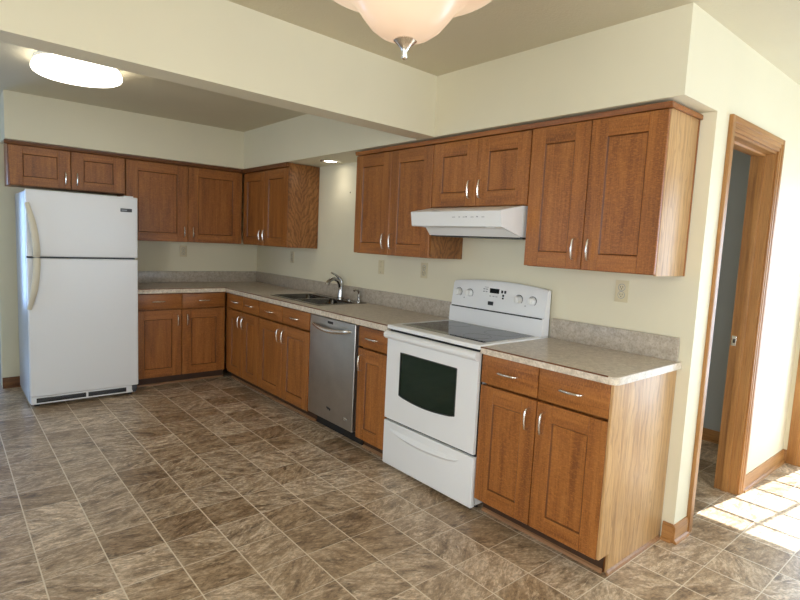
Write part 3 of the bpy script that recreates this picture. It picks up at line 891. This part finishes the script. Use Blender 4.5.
for x in (0.062, 0.160, 0.562, 0.662):
    z = 1.120
    kb = MB()
    kb.lathe([(0, -0.030), (0.019, -0.030), (0.0215, -0.026), (0.023, -0.004), (0.026, 0.004)], (x, face_y(z), z), 28, 'y')
    kb.box(x - 0.0035, x + 0.0035, face_y(z) - 0.036, face_y(z) - 0.026, z - 0.017, z + 0.017, 0.002)
    k_ = kb.build('knob', white_plastic_m, bgd)
    MB().lathe([(0.0265, -0.0022), (0.029, -0.0022), (0.029, 0.002)], (x, face_y(z), z), 28, 'y').build('dial_ring', darkgrey_m, k_)
def on_face(b, x0, x1, z0, z1, mi=0):
    y = face_y((z0 + z1) / 2) - 0.0036
    b.box(x0, x1, y, y + 0.006, z0, z1, mi=mi)
b = MB(); on_face(b, 0.330, 0.404, 1.138, 1.168); b.build('clock_display', glassblk_m, bgd)
b = MB()
for (x, z, w, h) in ((0.262, 1.148, .014, .006), (0.284, 1.148, .014, .006), (0.262, 1.132, .012, .006), (0.284, 1.132, .012, .006), (0.318, 1.108, .014, .004), (0.345, 1.108, .014, .004), (0.37, 1.108, .014, .004),
                     (0.272, 1.162, .03, .003), (0.10, 1.075, .006, .006), (0.60, 1.075, .006, .006)):
    x += 0.012; z += 0.008; b = MB(); on_face(b, x, x + w, z, z + h); b.build('button_mark', grey_m, bgd)
for (x, z, w, h) in ((0.412, 1.134, .013, .018), (0.436, 1.134, .013, .018), (0.424, 1.113, .012, .014), (0.424, 1.098, .012, .010)):
    x += 0.010; z += 0.010; b = MB(); on_face(b, x, x + w, z, z + h); b.build('keypad_button', black_m, bgd)
b = MB(); on_face(b, 0.326, 0.368, 1.060, 1.084); b.build('brand_badge', black_m, bgd)
# front: black gap, handle band, door, drawer
b = MB(); b.box(0.006, RW - 0.006, -0.612, -0.592, 0.30, 0.896); b.build('front_gap', black_m, r)
b = MB()
x0, x1, z0, z1 = 0.004, RW - 0.004, 0.328, 0.880
wx0, wx1, wz0, wz1 = 0.132, RW - 0.156, 0.494, 0.764
outer = [(x0, z0), (x1, z0), (x1, z1), (x0, z1)]
win = [(wx0, wz1), (wx0, wz0 + 0.004)]
for i in range(1, 12):
    t = i / 12; win.append((wx0 + t * (wx1 - wx0), wz0 - 0.020 * math.sin(math.pi * t)))
win += [(wx1, wz0 + 0.004), (wx1, wz1)]
# door skin around the window: fan of quads between outline and window
q = bmesh.new()
def resample(poly, n, start):
    pts = poly[start:] + poly[:start]; pts = pts + [pts[0]]
    L = [math.dist(a, c) for a, c in zip(pts, pts[1:])]; T = sum(L); out = []
    for k in range(n):
        d = T * k / n
        for i, l in enumerate(L):
            if d <= l + 1e-9: break
            d -= l
        t = d / l if l else 0
        out.append((pts[i][0] + t * (pts[i + 1][0] - pts[i][0]), pts[i][1] + t * (pts[i + 1][1] - pts[i][1])))
    return out
cw = win[::-1]           # turn to the same sense as the outline
cxm, czm = (wx0 + wx1) / 2, (wz0 + wz1) / 2
vf = [q.verts.new((p[0], -0.634, p[1])) for p in win]
vr = [q.verts.new((p[0], -0.624, p[1])) for p in win]
n = len(win)
TL, BL, BR, TR = [q.verts.new((p[0], -0.634, p[1])) for p in ((x0, z1), (x0, z0), (x1, z0), (x1, z1))]
q.faces.new((TL, BL, vf[1], vf[0]))
mid = [q.verts.new((win[i][0], -0.634, z0)) for i in range(2, n - 2)]
q.faces.new((BL, mid[0], vf[2], vf[1]))
for i in range(2, n - 3): q.faces.new((mid[i - 2], mid[i - 1], vf[i + 1], vf[i]))
q.faces.new((mid[-1], BR, vf[n - 2], vf[n - 3]))
q.faces.new((BR, TR, vf[n - 1], vf[n - 2]))
q.faces.new((TR, TL, vf[0], vf[n - 1]))
for i in range(n): q.faces.new((vf[i], vf[(i + 1) % n], vr[(i + 1) % n], vr[i]))
back = [q.verts.new((p[0], -0.614, p[1])) for p in ((x0, z1), (x0, z0), (x1, z0), (x1, z1))]
ringf = [TL, BL] + mid + [BR, TR]
q.faces.new((TL, back[0], back[1], BL)); q.faces.new([BL, back[1], back[2], BR] + mid[::-1]); q.faces.new((BR, back[2], back[3], TR)); q.faces.new((TR, back[3], back[0], TL))
q.faces.new(back)
bmesh.ops.recalc_face_normals(q, faces=q.faces[:])
b._merge(q)
od = b.build('oven_door', white_m, r, angle=25)
b = MB(); b.prism(win, 'y', -0.6285, -0.620); b.build('oven_window', oven_glass_m, od)
b = MB()
q = [(wx0 - 0.0, wz1)]
for i in range(n):
    p, p2 = win[i], win[(i + 1) % n]
    b.tube([(p[0], -0.6315, p[1]), (p2[0], -0.6315, p2[1])], 0.0042, 6)
b.build('window_gasket', black_m, od)
b = MB()
b.prism([(-0.634, 0.834), (-0.652, 0.838), (-0.666, 0.850), (-0.668, 0.866), (-0.660, 0.878), (-0.640, 0.884), (-0.634, 0.884)], 'x', 0.002, RW - 0.002, 0)
hb = b.build('door_handle', white_m, od, angle=60)
for i in range(4):
    x = 0.110 + i * 0.150
    b = MB(); b.box(x, x + 0.118, -0.6600, -0.655, 0.8752, 0.8775); b.build('vent_slot', grey_m, hb)
b = MB(); b.box(0.001, RW - 0.001, -0.634, -0.600, 0.030, 0.312, 0.006, 3)
sd = b.build('storage_drawer', white_m, r)
b = MB()
q = bmesh.new()          # recessed grip below a soft arched crease
nn = 18; top = []; low = []; bot = []
for i in range(nn + 1):
    t = i / nn; x = 0.055 + t * 0.61; s = math.sin(math.pi * t) ** 0.5
    top.append(q.verts.new((x, -0.6335, 0.268)))
    low.append(q.verts.new((x, -0.6335 - 0.019 * s, 0.268 - 0.030 * s)))
    bot.append(q.verts.new((x, -0.6335, 0.268 - 0.052 * s - 0.001)))
for i in range(nn):
    q.faces.new((top[i], top[i + 1], low[i + 1], low[i])); q.faces.new((low[i], low[i + 1], bot[i + 1], bot[i]))
bmesh.ops.recalc_face_normals(q, faces=q.faces[:])
b._merge(q)
b.build('grip_ridge', white_m, sd, angle=60)

# ------------------------------------------------------------------ range hood
r = thing('range_hood', 'white under-cabinet range hood mounted above the stove', 'range hood', (0, -3.180, 1.483), SINK)
z0 = 1.483
b = MB()
HW = 0.742
b.prism([(-0.005, 0.179), (-0.330, 0.179), (-0.512, 0.143), (-0.516, 0.139), (-0.503, 0.057), (-0.497, 0.054), (-0.335, 0.054), (-0.335, 0.012), (-0.005, 0.010)], 'x', 0.022, HW - 0.008, 0)
sh = b.build('canopy', white_m, r)
b = MB(); b.prism([(-0.500, 0.0545), (-0.330, 0.008), (-0.005, 0.004), (-0.005, 0.0545)], 'x', HW - 0.012, HW - 0.004); b.build('side_flange', white_m, r)
b = MB(); b.prism([(-0.392, 0.0535), (-0.352, 0.006), (-0.335, 0.006), (-0.335, 0.0535)], 'x', 0.030, HW - 0.012)
b.build('light_lens', white_plastic_m, r)
b = MB(); b.box(0.02, HW - 0.01, -0.330, -0.02, 0.0, 0.010); b.build('grease_filter', black_m, r)
b = MB()
for (x, w, h) in ((0.268, 0.022, .003), (0.318, 0.010, .004), (0.350, 0.014, .003), (0.372, .008, .006), (0.41, .02, .003), (0.452, .010, .006), (0.49, .018, .003)):
    b = MB(); b.box(x + 0.11, x + 0.11 + w, -0.5135, -0.506, 0.106, 0.106 + h); b.build('control_mark', grey_m, sh)
b = MB()
for x in (0.09, 0.60):
    b = MB(); b.box(x, x + 0.06, -0.475, -0.445, 0.050, 0.0545, 0.002); b.build('switch', white_plastic_m, r)

# ------------------------------------------------------------------ refrigerator
FX0, FW = -2.243, 0.784
r = thing('refrigerator', 'white top-freezer refrigerator with bone coloured handles, against the back wall', 'refrigerator', (FX0 - 0.008, -0.025, 0))
b = MB(); b.box(0.0, FW - 0.004, -0.700, -0.05, 0.028, 1.690, 0.004); b.build('cabinet', fridge_side_shaded_m, r)
b = MB(); b.box(0.0, FW, -0.771, -0.708, 1.196, 1.702, 0.012, 4); fz_ = b.build('freezer_door', fridge_m, r)
b = MB(); b.box(0.0, FW, -0.771, -0.708, 0.094, 1.182, 0.012, 4); fr_ = b.build('refrigerator_door', fridge_m, r)
b = MB(); b.box(0.008, FW - 0.01, -0.709, -0.699, 0.10, 1.695); b.build('door_gasket', darkgrey_m, r)
def bow(z0, z1, ztop_bulge):
    pts = []; n = 16
    for i in range(n + 1):
        t = i / n
        prof = math.sin(math.pi * min(1, t * 0.62 + 0.0)) if ztop_bulge else math.sin(math.pi * (1 - t) * 0.62)
        s = (t if ztop_bulge else 1 - t) ** 0.75
        pts.append((0.028 + 0.055 * s, -0.771 - 0.010 - 0.040 * math.sin(math.pi * t) ** 0.6, z0 + t * (z1 - z0)))
    return pts
# each handle bows in from the door edge toward the gap
b = MB(); n = 18
def handle_path(zt, ze):      # zt: end far from gap, ze: end at gap
    P = []
    for i in range(n + 1):
        t = i / n
        P.append((0.006 + 0.052 * math.sin(math.pi / 2 * t), -0.776 - 0.042 * min(1.0, 3.0 * t) * (1 if t < 0.9 else 1 - 0.5 * (t - 0.9) / 0.1), zt + (ze - zt) * t))
    return P
b.tube(handle_path(1.600, 1.196), [0.015 + 0.008 * min(1, i / 7) for i in range(n + 1)], 14, squash=(0.55, 1.05))
b.build('handle', bone_m, fz_)['label'] = 'bone coloured curved handle'
b = MB(); b.tube(handle_path(0.790, 1.182), [0.015 + 0.008 * min(1, i / 7) for i in range(n + 1)], 14, squash=(0.55, 1.05))
b.build('handle', bone_m, fr_)['label'] = 'bone coloured curved handle'
b = MB(); b.box(0.650, 0.738, -0.7735, -0.770, 1.578, 1.606, 0.001); bd = b.build('brand_badge', darkgrey_m, fz_)
MB().box(0.656, 0.700, -0.7742, -0.773, 1.587, 1.597).build('badge_lettering', grey_m, bd)
b = MB(); b.box(0.004, FW - 0.030, -0.752, -0.700, 0.028, 0.090, 0.006); gr = b.build('kick_grille', fridge_m, r)
for (xa, xb) in ((0.040, 0.385), (0.400, 0.690)):
    b = MB(); b.box(xa, xb, -0.7535, -0.745, 0.040, 0.078, 0.003)
    for z in (0.050, 0.059, 0.068): b.box(xa + 0.005, xb - 0.004, -0.7545, -0.750, z, z + 0.003, mi=1)
    b.build('vent_slot', [black_m, darkgrey_m], gr)
b = MB(); b.box(FW - 0.050, FW - 0.012, -0.768, -0.712, 0.050, 0.093, 0.004); b.cyl((FW - 0.03, -0.745, 0.03), 0.016, 0.03); b.build('hinge', darkgrey_m, r)
for x in (0.05, FW - 0.05):
    for y in (-0.68, -0.12): MB().cyl((x, y, 0), 0.02, 0.03).build('foot', black_m, r)
MB().box(FW - 0.10, FW - 0.03, -0.755, -0.62, 1.690, 1.712, 0.004).build('hinge_cover', fridge_m, r)

# ------------------------------------------------------------------ outlets
def outlet(label, loc, rz, m=almond_m, kind='outlet'):
    r = thing('wall_outlet' if kind == 'outlet' else 'light_switch', label, 'outlet' if kind == 'outlet' else 'switch', loc, rz, 'outlets and switches above the countertops')
    b = MB(); b.box(-0.036, 0.036, -0.006, -0.0003, -0.058, 0.058, 0.0025); b.build('cover_plate', m, r)
    if kind == 'outlet':
        for z in (-0.020, 0.020):
            b = MB(); b.lathe([(0, -0.0080), (0.0155, -0.0078), (0.0165, -0.005)], (0, 0, z), 24, 'y')
            s_ = b.build('receptacle', m, r)
            MB().lathe([(0.0168, -0.0066), (0.0195, -0.0066), (0.0195, -0.005)], (0, 0, z), 24, 'y').build('receptacle_gap_shadow', grey_m, s_)  # grey ring stands in for the shadow in the gap round the receptacle
            for xs_ in (-0.0075, 0.005): MB().box(xs_, xs_ + 0.0025, -0.0085, -0.007, z - 0.002, z + 0.008).build('slot', slot_m, s_)
            MB().lathe([(0, -0.0084), (0.003, -0.0084), (0.003, -0.007)], (0, 0, z - 0.008), 10, 'y').build('slot', slot_m, s_)
    else:
        b = MB(); b.box(-0.005, 0.005, -0.0075, -0.005, -0.012, 0.012, 0.001); b.prism([(-0.007, -0.004), (-0.016, 0.006), (-0.014, 0.010), (-0.007, 0.006)], 'x', -0.004, 0.004); b.build('toggle', m, r)
        for z in (0.042, -0.042): MB().cyl((0, -0.0068, z), 0.003, 0.001, 'y', 10).build('screw', slot_m, r)
    return r
outlet('almond outlet on the back wall beside the refrigerator', (-0.822, 0, 1.238), 0)
outlet('almond outlet on the sink wall under the corner cabinet', (0, -0.813, 1.233), SINK)
outlet('almond light switch between the faucet and the stove', (0, -2.283, 1.225), SINK, almond_m, 'switch')
outlet('almond outlet just left of the stove, beside the switch', (0, -2.800, 1.233), SINK)
outlet('almond outlet on the wall right of the stove, above the short countertop', (0, -4.344, 1.230), SINK)

# ------------------------------------------------------------------ lamps
c = (-2.045, -1.665, H)
r = thing('ceiling_light', 'large round lit flush mount ceiling light behind the beam', 'ceiling light', c)
MB().lathe([(0, 0), (0.238, 0), (0.238, -0.020), (0.0, -0.020)], (0, 0, 0), 64).build('base_pan', white_plastic_m, r)
MB().lathe([(0.232, -0.0205), (0.246, -0.036), (0.2525, -0.052)], (0, 0, 0), 64).build('diffuser_rim', led_rim_m, r, angle=60)
MB().lathe([(0.2525, -0.052), (0.253, -0.066), (0.247, -0.078), (0.232, -0.087), (0.20, -0.093), (0.10, -0.097), (0, -0.098)], (0, 0, 0), 64).build('diffuser', led_m, r, angle=60)

c = (-0.150, -1.700, ZS)
r = thing('recessed_light', 'small lit recessed downlight in the soffit above the sink', 'recessed light', c)
MB().lathe([(0.058, -0.001), (0.066, -0.007), (0.088, -0.005), (0.090, -0.0005)], (0, 0, 0), 40).build('trim_ring', nickel_m, r)
MB().lathe([(0, -0.0035), (0.05, -0.003), (0.0575, -0.0005)], (0, 0, 0), 32).build('lamp', recess_m, r)
spot = bpy.data.lights.new('downlight', 'SPOT'); spot.energy = 2.2; spot.color = (1.0, 0.92, 0.80); spot.spot_size = math.radians(120); spot.spot_blend = 0.8; spot.shadow_soft_size = 0.04
so = bpy.data.objects.new('downlight', spot); COL.objects.link(so); so.location = (-0.150, -1.700, ZS - 0.02)

c = (-1.8805, -4.704, H - 0.0)
r = thing('pendant_light', 'lit alabaster glass bowl pendant light with a nickel finial, hanging from the ceiling', 'pendant light', c)
MB().lathe([(0, 0), (0.065, 0), (0.062, -0.018), (0.02, -0.03), (0, -0.03)], (0, 0, 0), 40).build('canopy', nickel_m, r)
b = MB(); b.cyl((0, 0, -0.56), 0.008, 0.535, 'z', 14); b.build('stem', nickel_m, r)
zt = -0.548
PS = 1.08
prof = [(0.0, zt), (0.030, zt + 0.001), (0.058, zt + 0.010), (0.080, zt + 0.026), (0.100, zt + 0.050), (0.118, zt + 0.076), (0.142, zt + 0.095), (0.175, zt + 0.107), (0.210, zt + 0.122), (0.238, zt + 0.146), (0.247, zt + 0.166), (0.241, zt + 0.166), (0.204, zt + 0.130), (0.168, zt + 0.114), (0.135, zt + 0.104), (0.112, zt + 0.082), (0.094, zt + 0.056), (0.074, zt + 0.032), (0.05, zt + 0.014), (0.0, zt + 0.006)]
prof = [(r_ * PS, zt + (h_ - zt) * PS) for r_, h_ in prof]
MB().lathe(prof, (0, 0, 0), 72).build('glass_bowl', pendant_m, r, angle=70)
MB().lathe([(0, zt - 0.046), (0.005, zt - 0.045), (0.0075, zt - 0.040), (0.0065, zt - 0.030), (0.010, zt - 0.020), (0.020, zt - 0.010), (0.0285, zt - 0.003), (0.026, zt + 0.000), (0, zt + 0.001)], (0, 0, 0), 32).build('finial', nickel_m, r, angle=60)

o = MB().cyl((0, -0.004, 0), 0.006, 0.0035, 'y', 14, bev=0.001).build('wall_screw', slot_m)
o.location = (-0.0003, -1.804, 1.846); o.rotation_euler = (0, 0, SINK)
o['label'] = 'tiny dark screw head in the bare wall under the recessed downlight'; o['category'] = 'screw'
